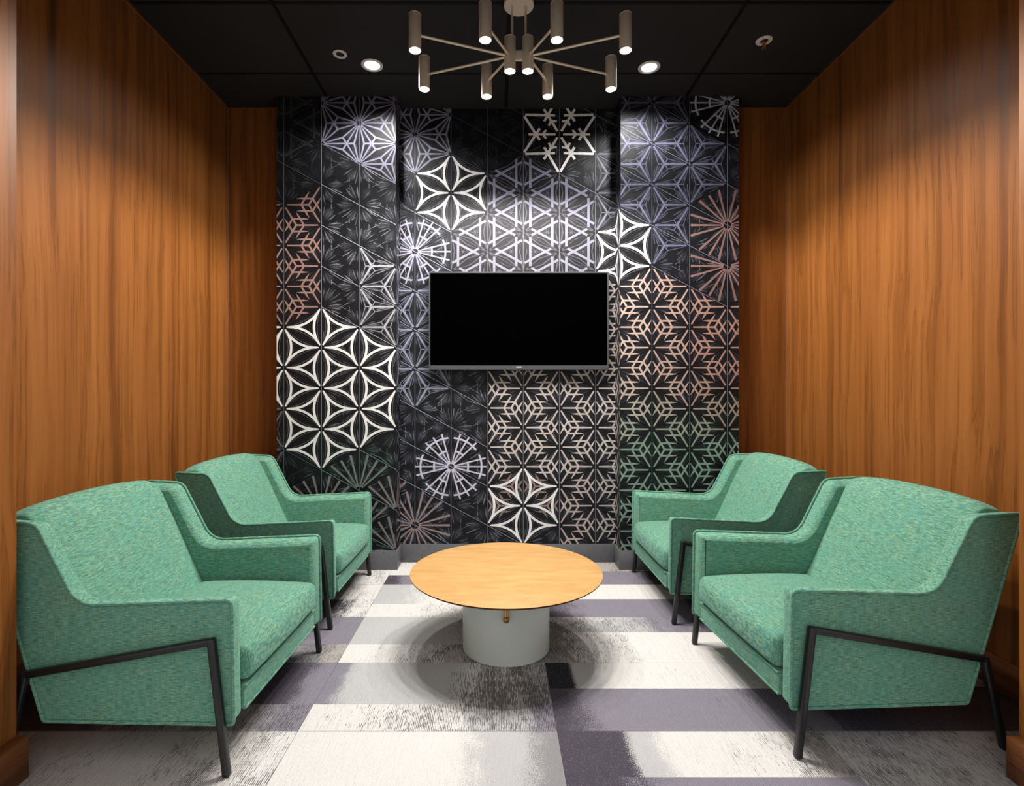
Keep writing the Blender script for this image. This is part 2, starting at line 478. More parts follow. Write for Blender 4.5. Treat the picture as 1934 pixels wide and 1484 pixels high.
# thin edge trim where veneer meets ceiling
def strip(n, *a): return tag(box(n, *a, M_trim), 'thin copper coloured trim along the ceiling edge', None, None, 'structure')
strip('trim_1', XL, XL + .004, YJ, YB, CEIL - .005, CEIL)
strip('trim_2', XR - .004, XR, YJ, YB, CEIL - .005, CEIL)
strip('trim_3', XL + .004, PLX[0], YB - .016, YB - .012, CEIL - .005, CEIL)
strip('trim_4', PRX[1], XR - .004, YB - .016, YB - .012, CEIL - .005, CEIL)
strip('trim_5', XL, XL + .005, YB - .017, YB - .0125, .13, CEIL - .005)
strip('trim_6', XR - .005, XR, YB - .017, YB - .0125, .13, CEIL - .005)

# baseboards
BH = .128
def baseb(n, x0, x1, y0, y1, m, lab):
    return tag(box(n, x0, x1, y0, y1, 0.0005, BH, m, None, .003, 2), lab, None, None, 'structure')
baseb('baseboard_left', XL, XL + .02, YJ + .001, YB - .015, M_base, 'walnut baseboard along the left wall')
baseb('baseboard_right', XR - .02, XR, YJ + .001, YB - .015, M_base, 'walnut baseboard along the right wall')
baseb('baseboard_front_left', XJL, XJL + .04, 1.3, YJ, M_base, 'thick walnut baseboard on the left jamb')
baseb('baseboard_front_right', XJR - .042, XJR, 1.3, YJ, M_base, 'thick walnut baseboard on the right jamb')
baseb('baseboard_back', PLX[1] + .012, PRX[0] - .012, YB - .012, YB - .001, M_greybase, 'grey baseboard in the recess below the television')
bpl = empty('baseboard_pilaster_left', (0, 0, 0)); tag(bpl, 'grey baseboard wrapping the left pilaster', None, None, 'structure')
box('front_skirting', PLX[0], PLX[1] + .012, YP - .012, YP, .0005, BH, M_greybase, bpl, .002)
box('side_skirting', PLX[1], PLX[1] + .012, YP + .0005, YB - .001, .0005, BH, M_greybase, bpl, .002)
bpr = empty('baseboard_pilaster_right', (0, 0, 0)); tag(bpr, 'grey baseboard wrapping the right pilaster', None, None, 'structure')
box('front_skirting', PRX[0] - .012, PRX[1], YP - .012, YP, .0005, BH, M_greybase, bpr, .002)
box('side_skirting', PRX[0] - .012, PRX[0], YP + .0005, YB - .001, .0005, BH, M_greybase, bpr, .002)

# ------------------------------------------------------------------ printed wallpaper: a triangular lattice of motifs, unrolled across five wall faces
RET = YB - YP
DU, DV, U5, Z0 = .2525, .13665, -.164, 2.580
BASE = (.0105, .0108, .0135)
PRINT = (.56, .575, .61)                      # density of the print
polys = []                                      # (layer, [(u, z, r, g, b) ...])
def node(i, v): return (U5 + DU * (i - 5), Z0 - DV * v)
CA0, CB0, CC0 = (0, .57735), (-.5, -.288675), (.5, -.288675)
def mapper(T):
    (x0, y0), (x1, y1), (x2, y2) = T
    def M(p):
        x, y = p
        a = (y + .288675) / .866025
        rest = 1 - a
        c = (x + .5 * rest)                     # weight of third vertex
        b = rest - c
        return (a * x0 + b * x1 + c * x2, a * y0 + b * y1 + c * y2)
    return M
SUB = [0]
def put(layer, pts, cols):
    polys.append((layer + SUB[0] * .022, [(p[0], p[1], *c) for p, c in zip(pts, cols)]))
def lerp(a, b, t): return tuple(x + (y - x) * t for x, y in zip(a, b))
def stroke(M, pts, wd, col, layer=3, w0=1.0, w1=1.0, col1=None):
    n = len(pts)
    SUB[0] = (SUB[0] + 1) % 44
    L, R, Cs = [], [], []
    for k in range(n):
        a, b = pts[max(k - 1, 0)], pts[min(k + 1, n - 1)]
        dx, dy = b[0] - a[0], b[1] - a[1]
        l = hypot(dx, dy) or 1
        t = k / (n - 1)
        ww = wd * .5 * (w0 + (w1 - w0) * t) if not callable(wd) else wd(t) * .5
        nx, ny = -dy / l * ww, dx / l * ww
        L.append(M((pts[k][0] + nx, pts[k][1] + ny)))
        R.append(M((pts[k][0] - nx, pts[k][1] - ny)))
        Cs.append(lerp(col, col1, t) if col1 else col)
    for k in range(n - 1):
        put(layer, [L[k], L[k + 1], R[k + 1], R[k]], [Cs[k], Cs[k + 1], Cs[k + 1], Cs[k]])
def leaf(M, p0, p1, wd, bright, layer=2, at=.4):
    SUB[0] = (SUB[0] + 1) % 44
    dx, dy = p1[0] - p0[0], p1[1] - p0[1]
    l = hypot(dx, dy)
    nx, ny = -dy / l * wd, dx / l * wd
    m = (p0[0] + dx * at, p0[1] + dy * at)
    a, b, c = M(p0), M(m), M(p1)
    for s in (1, -1):
        e = M((m[0] + nx * s, m[1] + ny * s))
        put(layer, [a, e, b], [BASE, BASE, bright])
        put(layer, [b, e, c], [bright, BASE, BASE])
def pol(src, r, deg, axis):
    a = math.atan2(axis[1], axis[0]) + radians(deg)
    return (src[0] + r * cos(a), src[1] + r * sin(a))
VS = (CA0, CB0, CC0)
def inward(k):
    x, y = VS[k]
    return (-x / .57735, -y / .57735)

def m_H(M, br, tint, dens=1.0):
    rnd = random.random
    for k in range(3):
        ax = inward(k)
        side = .55 + .9 * rnd()
        b = br * (.22 + .3 * rnd())
        leaf(M, pol(VS[k], .10, 0, ax), pol(VS[k], .55, 0, ax), .15, lerp(BASE, tint, min(b, 1) * .6), 1, .55)
        for dg in (-22, -8, 8, 22):
            if rnd() > dens: continue
            b = br * (.25 + .55 * rnd()) * side
            d = dg + (rnd() - .5) * 4
            r1 = .40 + .14 * rnd()
            leaf(M, pol(VS[k], .12, d, ax), pol(VS[k], r1, d, ax), .018 + .014 * rnd(), lerp(BASE, tint, min(b, 1)), 2, .6)
            if rnd() < .6: stroke(M, [pol(VS[k], .16 + .1 * rnd(), d + 1.5, ax), pol(VS[k], r1, d + 1.5, ax)], .009, lerp(BASE, tint, min(b * .9, 1)), 2, 1, 1, lerp(BASE, tint, min(2.2 * b, 1)))
        a, b2 = VS[k], VS[(k + 1) % 3]           # broken bars round the middle of the triangle
        mx, my = (a[0] + b2[0]) / 2, (a[1] + b2[1]) / 2
        ix, iy = -mx / .2887, -my / .2887
        ex, ey = (b2[0] - a[0]), (b2[1] - a[1])
        o = .2887 - .062
        for e0, e1 in ((-.16, -.05), (-.02, .10), (.17, .25)):
            if rnd() < .25: continue
            stroke(M, [(mx + ix * o + ex * e0, my + iy * o + ey * e0), (mx + ix * o + ex * e1, my + iy * o + ey * e1)], .013, lerp(BASE, tint, min(1, br * (.6 + .6 * rnd()))), 2)
def m_P(M, col):
    for k in range(3):
        a, b = VS[k], VS[(k + 1) % 3]
        mx, my = (a[0] + b[0]) / 2, (a[1] + b[1]) / 2
        ix, iy = -mx / .2887, -my / .2887
        def arc(hh, t0, n):
            out = []
            for s in range(n + 1):
                t = t0 + (1 - 2 * t0) * s / n
                h = hh * 4 * t * (1 - t)
                out.append((a[0] + (b[0] - a[0]) * t + ix * h, a[1] + (b[1] - a[1]) * t + iy * h))
            return out
        stroke(M, arc(.172, .055, 16), lambda t: .056 * (.45 + .55 * min(1, min(t, 1 - t) * 7)), col, 4)
        stroke(M, arc(.10, .10, 8), .012, lerp(BASE, col, .14), 3)
def m_Y(M, col, thick=.048, extra=.55):
    for k in range(3):
        ax = inward(k)
        stroke(M, [pol(VS[k], .07, 0, ax), (0, 0)], thick, col, 3, .75, 1)
        thin = lerp(BASE, col, extra)
        a, b = VS[k], VS[(k + 1) % 3]
        mx, my = (a[0] + b[0]) / 2, (a[1] + b[1]) / 2
        ix, iy = -mx / .2887, -my / .2887
        c = (mx + ix * .145, my + iy * .145)
        stroke(M, [(a[0] * .85 + c[0] * .15, a[1] * .85 + c[1] * .15), c], .024, thin, 2, .4, 1)
        stroke(M, [c, (b[0] * .85 + c[0] * .15, b[1] * .85 + c[1] * .15)], .024, thin, 2, 1, .4)
        stroke(M, [c, (mx + ix * .245, my + iy * .245)], .022, lerp(BASE, col, .8), 2)
def m_A(M, col):
    for k in range(3):
        ax = inward(k)
        stroke(M, [pol(VS[k], .08, 0, ax), pol(VS[k], .74, 0, ax)], .045, col, 3, .6, 1)
        a, b = VS[k], VS[(k + 1) % 3]
        mx, my = (a[0] + b[0]) / 2, (a[1] + b[1]) / 2
        ix, iy = -mx / .2887, -my / .2887
        c = (mx + ix * .115, my + iy * .115)
        stroke(M, [(a[0] * .9 + c[0] * .1 , a[1] * .9 + c[1] * .1), c], .045, col, 3, .5, 1)
        stroke(M, [c, (b[0] * .9 + c[0] * .1, b[1] * .9 + c[1] * .1)], .045, col, 3, 1, .5)
def m_K(M, col, wd=.058):
    for k in range(3):
        a, b = VS[k], VS[(k + 1) % 3]
        mx, my = (a[0] + b[0]) / 2, (a[1] + b[1]) / 2
        ix, iy = -mx / .2887, -my / .2887
        ex, ey = b[0] - a[0], b[1] - a[1]
        c = (mx + ix * .168, my + iy * .168)
        h = .372
        stroke(M, [(c[0] - ex * h, c[1] - ey * h), (c[0] + ex * h, c[1] + ey * h)], wd, col, 3)
        c = (mx + ix * .085, my + iy * .085)
        thin = lerp(BASE, col, .32)
        stroke(M, [(a[0] * .85 + c[0] * .15, a[1] * .85 + c[1] * .15), c, (b[0] * .85 + c[0] * .15, b[1] * .85 + c[1] * .15)], .026, thin, 2)
        stroke(M, [(0, 0), pol((0, 0), .085, 60, inward(k))], .03, thin, 2, 1, .2)
        stroke(M, [(0, 0), pol((0, 0), .13, 0, inward(k))], .02, thin, 2, 1, .2)
def m_F(M, col):                                 # source is vertex 0
    ax = inward(0)
    for d in (-17, 0, 17):
        stroke(M, [pol(CA0, .09, d, ax), pol(CA0, .88 if d else .84, d, ax)], .058, col, 3, .5, 1, lerp(col, BASE, .15))
def m_W(M, col):
    ax = inward(0)
    for d in (-15, 0, 15):
        stroke(M, [pol(CA0, .07, d, ax), pol(CA0, .86, d, ax)], .040, col, 4, .8, 1)
    for r, a in ((.41, 18), (.735, 25)):
        stroke(M, [pol(CA0, r, -a + 2 * a * s / 6, ax) for s in range(7)], .045, col, 4)
def m_C(M, col):
    arms = [(VS[k][0] / .57735, VS[k][1] / .57735) for k in range(3)]
    for k in range(3):
        stroke(M, [pol(VS[k], .08, 0, inward(k)), (0, 0)], .046, col, 3, .75, 1)
        for j in range(3):
            if j == k: continue
            p0 = (arms[j][0] * .176, arms[j][1] * .176)
            p1 = (p0[0] + arms[k][0] * .25, p0[1] + arms[k][1] * .25)
            p2 = (p0[0] + arms[k][0] * .37, p0[1] + arms[k][1] * .37)
            stroke(M, [p0, p1], .043, col, 3)
            stroke(M, [p1, p2], .043, col, 3, 1, .15)
def m_S(M, col):
    ax = inward(0)
    stroke(M, [pol(CA0, .09, 0, ax), pol(CA0, .74, 0, ax)], .060, col, 4)
    x = pol(CA0, .56, 0, ax)
    for v in (CB0, CC0):
        dx, dy = x[0] - v[0], x[1] - v[1]
        stroke(M, [(v[0] + dx * .08, v[1] + dy * .08), (v[0] + dx * 1.3, v[1] + dy * 1.3)], .060, col, 4)
    for s in (-1, 1):
        stroke(M, [pol(CA0, .40, 0, ax), pol(CA0, .335, 19 * s, ax)], .052, col, 4)

WHITE = (1.28, 1.25, 1.19)
motif = {}
def setm(strips, vs, kind, src=None):
    for i in strips:
        for v in vs: motif[(i, v)] = (kind, src)
def hexm(i, v, kind):
    for s in (i - 1, i):
        for dv in (-1, 0, 1): motif[(s, v + dv)] = (kind, (i, v))
R_ange = range
setm((-1, 0), R_ange(-6, -1), 'T')
setm((1,), R_ange(-6, -1), 'A'); setm((2,), R_ange(-6, 0), 'A'); setm((3, 4), R_ange(-6, -1), 'A')
setm((6, 7), R_ange(-1, 9), 'K'); setm((8,), R_ange(0, 9), 'K'); setm((5,), R_ange(2, 9), 'K')
setm((9,), R_ange(-2, 3), 'Y')
setm((10,), R_ange(-6, 2), 'Y'); setm((11,), R_ange(-6, 4), 'Y'); setm((12,), R_ange(-2, 1), 'Y')
setm((-1, 0), R_ange(1, 7), 'C')
setm((2,), R_ange(4, 8), 'Y'); setm((3, 4), R_ange(5, 11), 'Y')
setm((-1, 0), R_ange(7, 14), 'P'); setm((1,), R_ange(7, 14), 'P'); setm((2,), R_ange(8, 13), 'P')
setm((-1,), R_ange(11, 15), 'Y')
setm((6, 7, 8, 9), R_ange(9, 20), 'C'); setm((9,), R_ange(5, 20), 'C'); setm((10, 11), R_ange(5, 20), 'C'); setm((12, 13), R_ange(6, 20), 'C')
for s, v, src in ((1, 14, (2, 15)), (2, 14, (2, 15)), (2, 15, (3, 16)), (1, 15, (1, 16)), (0, 15, (1, 16)), (0, 16, (0, 17)), (1, 16, (2, 17)), (2, 16, (2, 17)), (2, 17, (3, 18)), (1, 17, (1, 18)), (3, 15, (3, 16)), (0, 14, None)):
    motif[(s, v)] = ('F', src) if src else ('H', None)
hexm(13, 2, 'F')
for s in (12, 13):
    for v in (4, 5): motif[(s, v)] = ('F', (13, 4))
hexm(13, -4, 'W')
hexm(8, -3, 'S')
hexm(5, 0, 'P'); hexm(4, 3, 'W'); hexm(10, 3, 'P'); hexm(5, 14, 'W'); hexm(7, 16, 'P')
hexm(4, 17, 'F')
setm((6, 7), R_ange(18, 21), 'H')

def colour(kind, i, v):
    if kind == 'P': return WHITE
    if kind == 'S': return (1.62, 1.56, 1.45)
    if kind == 'W': return (.80, .88, .98) if i >= 12 else ((.48, .455, .54) if v < 6 else (.86, .81, .95))
    if kind == 'T': return (.055, .062, .058)
    if kind == 'A': return (.34, .32, .42) if i < 3 else (.46, .44, .54)
    if kind == 'K':
        t = min(max((v + 1) / 4, 0), 1)
        c = lerp((.36, .35, .46), (.33, .315, .37), t)
        return c
    if kind == 'Y':
        if i in (1, 2): return (.58, .58, .60)
        if i < 0: return (.2, .17, .18)
        if i in (3, 4): return (.40, .42, .52)
        if i == 9: return (.30, .31, .36)
        return (.19, .195, .295)
    if kind == 'F':
        if i >= 12: return (.40, .225, .19)
        if i in (3, 4): return (.50, .37, .35)
        return (.27, .33, .27) if v < 15 else (.36, .32, .30)
    if kind == 'C':
        if i <= 0: return (.50, .29, .235)
        if i <= 9:
            c = lerp((.80, .68, .60), (.84, .74, .68), random.random())
            if v >= 15: c = lerp(c, (.66, .52, .47), .6)
            if i == 9: c = lerp(c, (.55, .62, .55), .3 if v > 11 else 0)
            return c
        t = min(max((i - 10) / 2.2, 0), 1)
        c = lerp((.80, .60, .50), (.60, .335, .265), t)
        g = min(max((v - 9.5) / 3.5, 0), 1)
        return lerp(c, (.33, .47, .36), g)
    return (.3, .3, .33)

for i in range(-1, 14):
    for v in range(-6, 20):
        podd = (i % 2 == 0)                      # even columns carry odd v
        same = (v % 2 == 1) == podd
        if same: T = [(i, v), (i + 1, v - 1), (i + 1, v + 1)]
        else: T = [(i + 1, v), (i, v - 1), (i, v + 1)]
        kind, src = motif.get((i, v), ('H', None))
        if src and src in T:
            T.remove(src); T.insert(0, src)
        M = mapper([node(*p) for p in T])
        # tone of the embossed rays of the ground, part of the print
        if i <= 0: br, tint = .16, (.32, .36, .34)
        elif i <= 2: br, tint = (.46 if v > -1 else .2), (.52, .53, .58)
        elif i <= 4: br, tint = .5, (.46, .50, .62)
        elif i <= 6 and v < -1: br, tint = .14, (.34, .40, .55)
        elif i <= 9: br, tint = .42, (.42, .43, .52)
        else: br, tint = .30, (.36, .38, .48)
        if v >= 13 and i <= 2: tint = (.25, .42, .36)
        if v >= 11 and i >= 10: tint = (.22, .42, .36)
        if kind in 'PCKA': br *= .28 if kind == 'K' else .5
        if kind == 'S': br *= .5
        m_H(M, br * 1.25, tint, .9 if kind == 'H' else .7)
        c = colour(kind, i, v)
        if kind == 'P':
            if i in (6, 7) and v <= 16 and v >= 15: m_C(M, (.42, .30, .26))
            m_P(M, c)
        elif kind == 'T': m_K(M, c, .05)
        elif kind == 'Y': m_Y(M, c)
        elif kind != 'H': {'C': m_C, 'K': m_K, 'A': m_A, 'F': m_F, 'W': m_W, 'S': m_S}[kind](M, c)
        # hairline joints between triangles: verticals and the falling diagonals only
        ident = lambda p: p
        a, b = (node(i, v - 1), node(i, v + 1)) if not same else (None, None)
        if a: stroke(ident, [a, b], .0030, lerp(BASE, tint, .75), 2)
        d0 = node(i, v) if same else node(i, v - 1)
        d1 = node(i + 1, v + 1) if same else node(i + 1, v)
        if kind in 'HYFKW': stroke(ident, [d0, d1], .0036, lerp(BASE, tint, min(1, br * 2.2)), 2)

def clip(poly, ax, lim, keep_greater):
    out = []
    n = len(poly)
    for k in range(n):
        a, b = poly[k], poly[(k + 1) % n]
        ia = (a[ax] >= lim) == keep_greater or a[ax] == lim
        ib = (b[ax] >= lim) == keep_greater or b[ax] == lim
        if ia: out.append(a)
        if ia != ib:
            t = (lim - a[ax]) / (b[ax] - a[ax])
            out.append(tuple(x + (y - x) * t for x, y in zip(a, b)))
    return out

def paper(parent, u0, u1, z0, z1, to3d):
    """one wall face of the print; to3d(u, z, h) places a point h proud of the wall"""
    V, Fc, INK = [], [], []
    def emit_poly(layer, p):
        n = len(V)
        h = .0006 + layer * .0006
        for q in p:
            V.append(to3d(q[0], q[1], h))
            INK.extend((q[2] * PRINT[0], q[3] * PRINT[1], q[4] * PRINT[2], 1))
        Fc.append(tuple(range(n, n + len(p))))
    emit_poly(0, [(u0, z0, *BASE), (u1, z0, *BASE), (u1, z1, *BASE), (u0, z1, *BASE)])
    for layer, p in polys:
        us = [q[0] for q in p]; zs = [q[1] for q in p]
        if max(us) <= u0 or min(us) >= u1 or max(zs) <= z0 or min(zs) >= z1: continue
        if min(us) < u0: p = clip(p, 0, u0, True)
        if p and max(us) > u1: p = clip(p, 0, u1, False)
        if p and min(zs) < z0: p = clip(p, 1, z0, True)
        if p and max(zs) > z1: p = clip(p, 1, z1, False)
        if len(p) >= 3: emit_poly(layer, p)
    me = bpy.data.meshes.new('wallpaper')
    me.from_pydata(V, [], Fc)
    at = me.color_attributes.new('ink', 'FLOAT_COLOR', 'POINT')
    at.data.foreach_set('color', INK)
    o = link('wallpaper', me, M_paper, parent)
    o['label'] = 'black wallpaper printed with white, peach and lavender lattice stars'
    return o
ZB = BH
a, b = PLX
paper(wall_pl, a, b, ZB, CEIL, lambda u, z, h: (u, YP - h, z))
paper(wall_pl, b, b + RET, ZB, CEIL, lambda u, z, h: (PLX[1] + h, YP + (u - PLX[1]), z))
paper(wall_back, b + RET, PRX[0] + RET, ZB, CEIL, lambda u, z, h: (u - RET, YB - h, z))
paper(wall_pr, PRX[0] + RET, PRX[0] + 2 * RET, ZB, CEIL, lambda u, z, h: (PRX[0] - h, YB - (u - PRX[0] - RET), z))
paper(wall_pr, PRX[0] + 2 * RET, PRX[1] + 2 * RET, ZB, CEIL, lambda u, z, h: (u - 2 * RET, YP - h, z))

# ------------------------------------------------------------------ armchairs (local: +x to the back, y across, z up; front edge of the arms at x = 0)
def smooth_poly(keys, step=.02):
    """keys: (x, z, corner radius); corners rounded by arcs"""
    out = []
    n = len(keys)
    for k in range(n):
        p = Vector(keys[k][:2]); r = keys[k][2]
        a = Vector(keys[k - 1][:2]); b = Vector(keys[(k + 1) % n][:2])
        if r <= 0:
            out.append(p); continue
        da, db = (a - p).normalized(), (b - p).normalized()
        ang = da.angle(db)
        t = r / math.tan(ang / 2)
        p0, p1 = p + da * t, p + db * t
        m = max(3, int(r * (pi - ang) / step) + 1)
        for s in range(m + 1):                  # quadratic blend is close enough to the arc
            u = s / m
            out.append(p0 * (1 - u) ** 2 + p * 2 * u * (1 - u) + p1 * u * u)
    return out

SIDE = [(-.006, .155, .008), (.0, .537, .016), (.500, .512, .11), (.635, .772, .05), (.800, .780, .012), (.604, .152, .008)]
def arm_mesh(sgn):
    loop = smooth_poly(SIDE, .012)
    n = len(loop)
    def inset(d):
        res = []
        for k in range(n):
            p, a, b = loop[k], loop[k - 1], loop[(k + 1) % n]
            e1, e2 = (p - a), (b - p)
            n1 = Vector((e1.y, -e1.x)).normalized() if e1.length > 1e-7 else Vector((0, 0))
            n2 = Vector((e2.y, -e2.x)).normalized() if e2.length > 1e-7 else Vector((0, 0))
            m = (n1 + n2)
            if m.length < 1e-6: m = n1
            m.normalize()
            q = p + m * d
            res.append(q)
        return res
    bm = bmesh.new()
    prof = [(.375, .003), (.372, 0), (.335, 0), (.320, .003), (.309, .010), (.303, .022)]
    rings = []
    for y, d in prof:
        rings.append([bm.verts.new((q.x, y * sgn, q.y)) for q in inset(d)])
    for A, Bq in zip(rings, rings[1:]):
        for k in range(n):
            bm.faces.new((A[k], A[(k + 1) % n], Bq[(k + 1) % n], Bq[k]))
    for ring in (rings[0], rings[-1]):
        for tri in tessellate_polygon([[Vector((v.co.x, v.co.z, 0)) for v in ring]]):
            try: bm.faces.new([ring[q] for q in tri])
            except ValueError: pass
    return bm, inset(-.0038)

def pillow(name, x0, x1, y0, y1, z0, z1, crown, front, mat, parent, r=.03, nx=14, ny=18):
    """soft cushion box with crowned top and a belly at its front"""
    bm = bmesh.new()
    add_box(bm, x0, x1, y0, y1, z0, z1)
    bmesh.ops.bevel(bm, geom=bm.edges[:], offset=r, segments=4, profile=.5, affect='EDGES')
    bmesh.ops.subdivide_edges(bm, edges=[e for e in bm.edges if e.calc_length() > .12], cuts=9, use_grid_fill=True)
    for v in bm.verts:
        u = (v.co.x - x0) / (x1 - x0); q = (v.co.y - y0) / (y1 - y0)
        bx = max(0, 4 * u * (1 - u)) ** .6; by = max(0, 4 * q * (1 - q)) ** .6
        t = (v.co.z - z0) / (z1 - z0)
        if t > .5: v.co.z += crown * bx * by * (t - .5) * 2
        if u < .2: v.co.x -= front * by * (1 - u / .2) * max(0, 4 * t * (1 - t)) ** .5
    return from_bm(name, bm, mat, parent, ang=60)

def backrest_mesh():
    bm = bmesh.new()
    yw = .314
    prof = [(.440, .30), (.500, .345), (.560, .47), (.628, .62), (.684, .742), (.700, .775), (.716, .793), (.738, .800), (.765, .797), (.790, .789), (.799, .781), (.795, .765), (.70, .46), (.604, .154), (.56, .154)]
    ny = 36
    rows = []
    for j in range(ny + 1):
        q = j / ny
        y = -yw * cos(pi * q)
        q = .5 + y / (2 * yw)
        b = max(0, 4 * q * (1 - q)) ** .38
        row = []
        for k, (x, z) in enumerate(prof):
            xx, zz = x, z
            if 1 <= k <= 5:
                xx -= .022 * b * (1 if k < 5 else .5)
            if 4 <= k <= 11: zz += .043 * b - .023
            if 10 <= k <= 12: xx += .006 * b
            row.append(bm.verts.new((xx, y, zz)))
        rows.append(row)
    m = len(prof)
    for A, Bq in zip(rows, rows[1:]):
        for k in range(m):
            bm.faces.new((A[k], A[(k + 1) % m], Bq[(k + 1) % m], Bq[k]))
    bm.faces.new(rows[0]); bm.faces.new(rows[-1])
    return bm

def bar(name, p0, p1, wd, parent, ext0=0, ext1=0):
    """square tube with eased edges between two points in the x-z plane"""
    p0, p1 = Vector(p0), Vector(p1)
    d = (p1 - p0).normalized()
    p0 = p0 - d * ext0; p1 = p1 + d * ext1
    bm = bmesh.new()
    L = (p1 - p0).length
    add_box(bm, -wd / 2, wd / 2, -wd / 2, wd / 2, 0, L, wd * .28, 3)
    rot = Vector((0, 0, 1)).rotation_difference(d).to_matrix().to_4x4()
    bmesh.ops.transform(bm, matrix=Matrix.Translation(p0) @ rot, verts=bm.verts[:])
    return from_bm(name, bm, M_black, parent, ang=50)

def make_chair():
    r = empty('armchair')
    for s in (-1, 1):
        bm, outset = arm_mesh(s)
        arm = from_bm('arm', bm, M_fab_side, r, ang=40)
        for f in arm.data.polygons:
            if abs(f.normal.y) > .995: f.use_smooth = False
        tube('piping', [(p.x, .3752 * s, p.y) for p in outset], .0056, M_fab_side, arm, 8, True)
    from_bm('backrest', backrest_mesh(), M_fab_back, r, ang=55)
    tube('piping', [(.799 + .006 * max(0, 4 * q * (1 - q)) ** .5, -.3 + .6 * q, .758 + .043 * max(0, 4 * q * (1 - q)) ** .38) for q in [k / 24 for k in range(25)]], .0046, M_fab_back, r, 8)
    # seat base with apron, deck and cushion
    rail = box('apron', -.006, .045, -.304, .304, .155, .236, M_fab_back, r, .006, 2)
    tube('piping', [(-.007, -.302 + .604 * k / 12, .159) for k in range(13)], .0045, M_fab_back, rail, 8)
    tube('piping', [(-.007, -.302 + .604 * k / 12, .232) for k in range(13)], .0040, M_fab_back, rail, 8)
    box('seat_deck', .046, .60, -.303, .303, .158, .236, M_deck, r)
    pillow('seat_cushion', -.018, .50, -.3015, .3015, .240, .358, .032, .014, M_fab_seat, r)
    for s in (-1, 1):
        y = .3905 * s
        a, b, c, d = (.004, y, .0), (.053, y, .417), (.652, y, .303), (.722, y, .0)
        bar('leg', a, b, .0235, r, 0, .011)
        bar('side_rail', b, c, .0222, r, .004, .004)
        bar('leg', d, c, .0235, r, 0, .011)
    for s, x, z in ((0, .08, .148), (1, .56, .148)):
        box('cross_rail', x - .012, x + .012, -.29, .29, z + .001, z + .009, M_black, r, .002)
    return r

def copy_tree(o, parent=None):
    c = o.copy()
    COL.objects.link(c)
    if parent: c.parent = parent
    for ch in list(o.children): copy_tree(ch, c)
    return c

chair = make_chair()
spots = [((.955, 2.126), 3.5, 'green tweed armchair on the right, nearest the camera, facing the coffee table'),
         ((.903, 3.118), 0.3, 'green tweed armchair on the right, farther back beside the wallpapered pilaster'),
         ((-.822, 2.045), 178.0, 'green tweed armchair on the left, nearest the camera, partly behind the wooden jamb'),
         ((-.825, 3.060), 179.2, 'green tweed armchair on the left, farther back beside the wallpapered pilaster')]
for k, ((x, y), a, lab) in enumerate(spots):
    o = chair if k == 0 else copy_tree(chair)
    o.location = (x, y, 0)
    o.rotation_euler = (0, 0, radians(a))
    tag(o, lab, 'armchair', 'green tweed armchairs round the coffee table')

# ------------------------------------------------------------------ coffee table
TX, TY, TR, TZ, BR = .044, 2.50, .447, .357, .2035
tb = empty('coffee_table', (TX, TY, 0))
tag(tb, 'round golden oak coffee table on a pale grey drum base', 'coffee table')
lathe('table_top', [(0, TZ - .004), (TR - .012, TZ - .004), (TR - .001, TZ - .001), (TR, TZ), (TR - .001, TZ + .0005), (0, TZ + .0005)][::-1], M_oak, tb, 96)
lathe('table_top_underside', [(0, TZ - .0045), (TR - .004, TZ - .0045), (TR - .0012, TZ - .0055), (TR - .014, TZ - .013), (0, TZ - .016)], M_tedge, tb, 96)
lathe('drum_base', [(BR - .01, .001), (BR, .004), (BR, TZ - .016), (BR - .004, TZ - .0165), (0, TZ - .0165)], M_tbase, tb, 96)
lathe('brass_peg', [(0, .203), (.012, .205), (.0135, .209), (.0135, .225), (.011, .228), (.011, TZ - .014), (0, TZ - .014)], M_brass, tb, 20, (-.003, -BR - .013, 0))

# ------------------------------------------------------------------ television
TVY = 3.640
tv = empty('television', (.152, TVY, 0))
tag(tv, 'wall-mounted black television with thin grey bezel', 'television')
tx0, tx1, tz0, tz1 = -.616, .616, 1.2 + (737 - 698) * TVY / F_PX, 1.2 + (737 - 513) * TVY / F_PX
box('screen', tx0 + .010, tx1 - .010, -.0015, .004, tz0 + .028, tz1 - .011, M_tvscreen, tv)
fr = box('bezel', tx0, tx1, .002, .030, tz0, tz1, M_tvbody, tv, .004)
for n, q in (('bezel_edge', (tx0, tx0 + .010, tz0, tz1)), ('bezel_edge', (tx1 - .010, tx1, tz0, tz1)), ('bezel_edge', (tx0 + .010, tx1 - .010, tz1 - .011, tz1)), ('bezel_edge', (tx0 + .010, tx1 - .010, tz0, tz0 + .028))):
    box(n, q[0], q[1], -.004, .003, q[2], q[3], M_tvbody, tv, .0015, 1)
box('back_housing', tx0 + .12, tx1 - .12, .028, .055, tz0 + .05, tz1 - .16, M_black, tv, .01)
box('wall_bracket', -.22, .22, .055, YB - TVY - .005, tz0 + .2, tz1 - .2, M_black, tv)
mk = box('maker_mark', -.018, .018, -.0052, -.0038, tz0 + .016, tz0 + .0215, M_tvmark, tv)
mk['label'] = 'small silver maker mark'
box('sensor_lip', -.07, .07, -.002, .01, tz0 - .006, tz0 + .001, M_black, tv, .002)

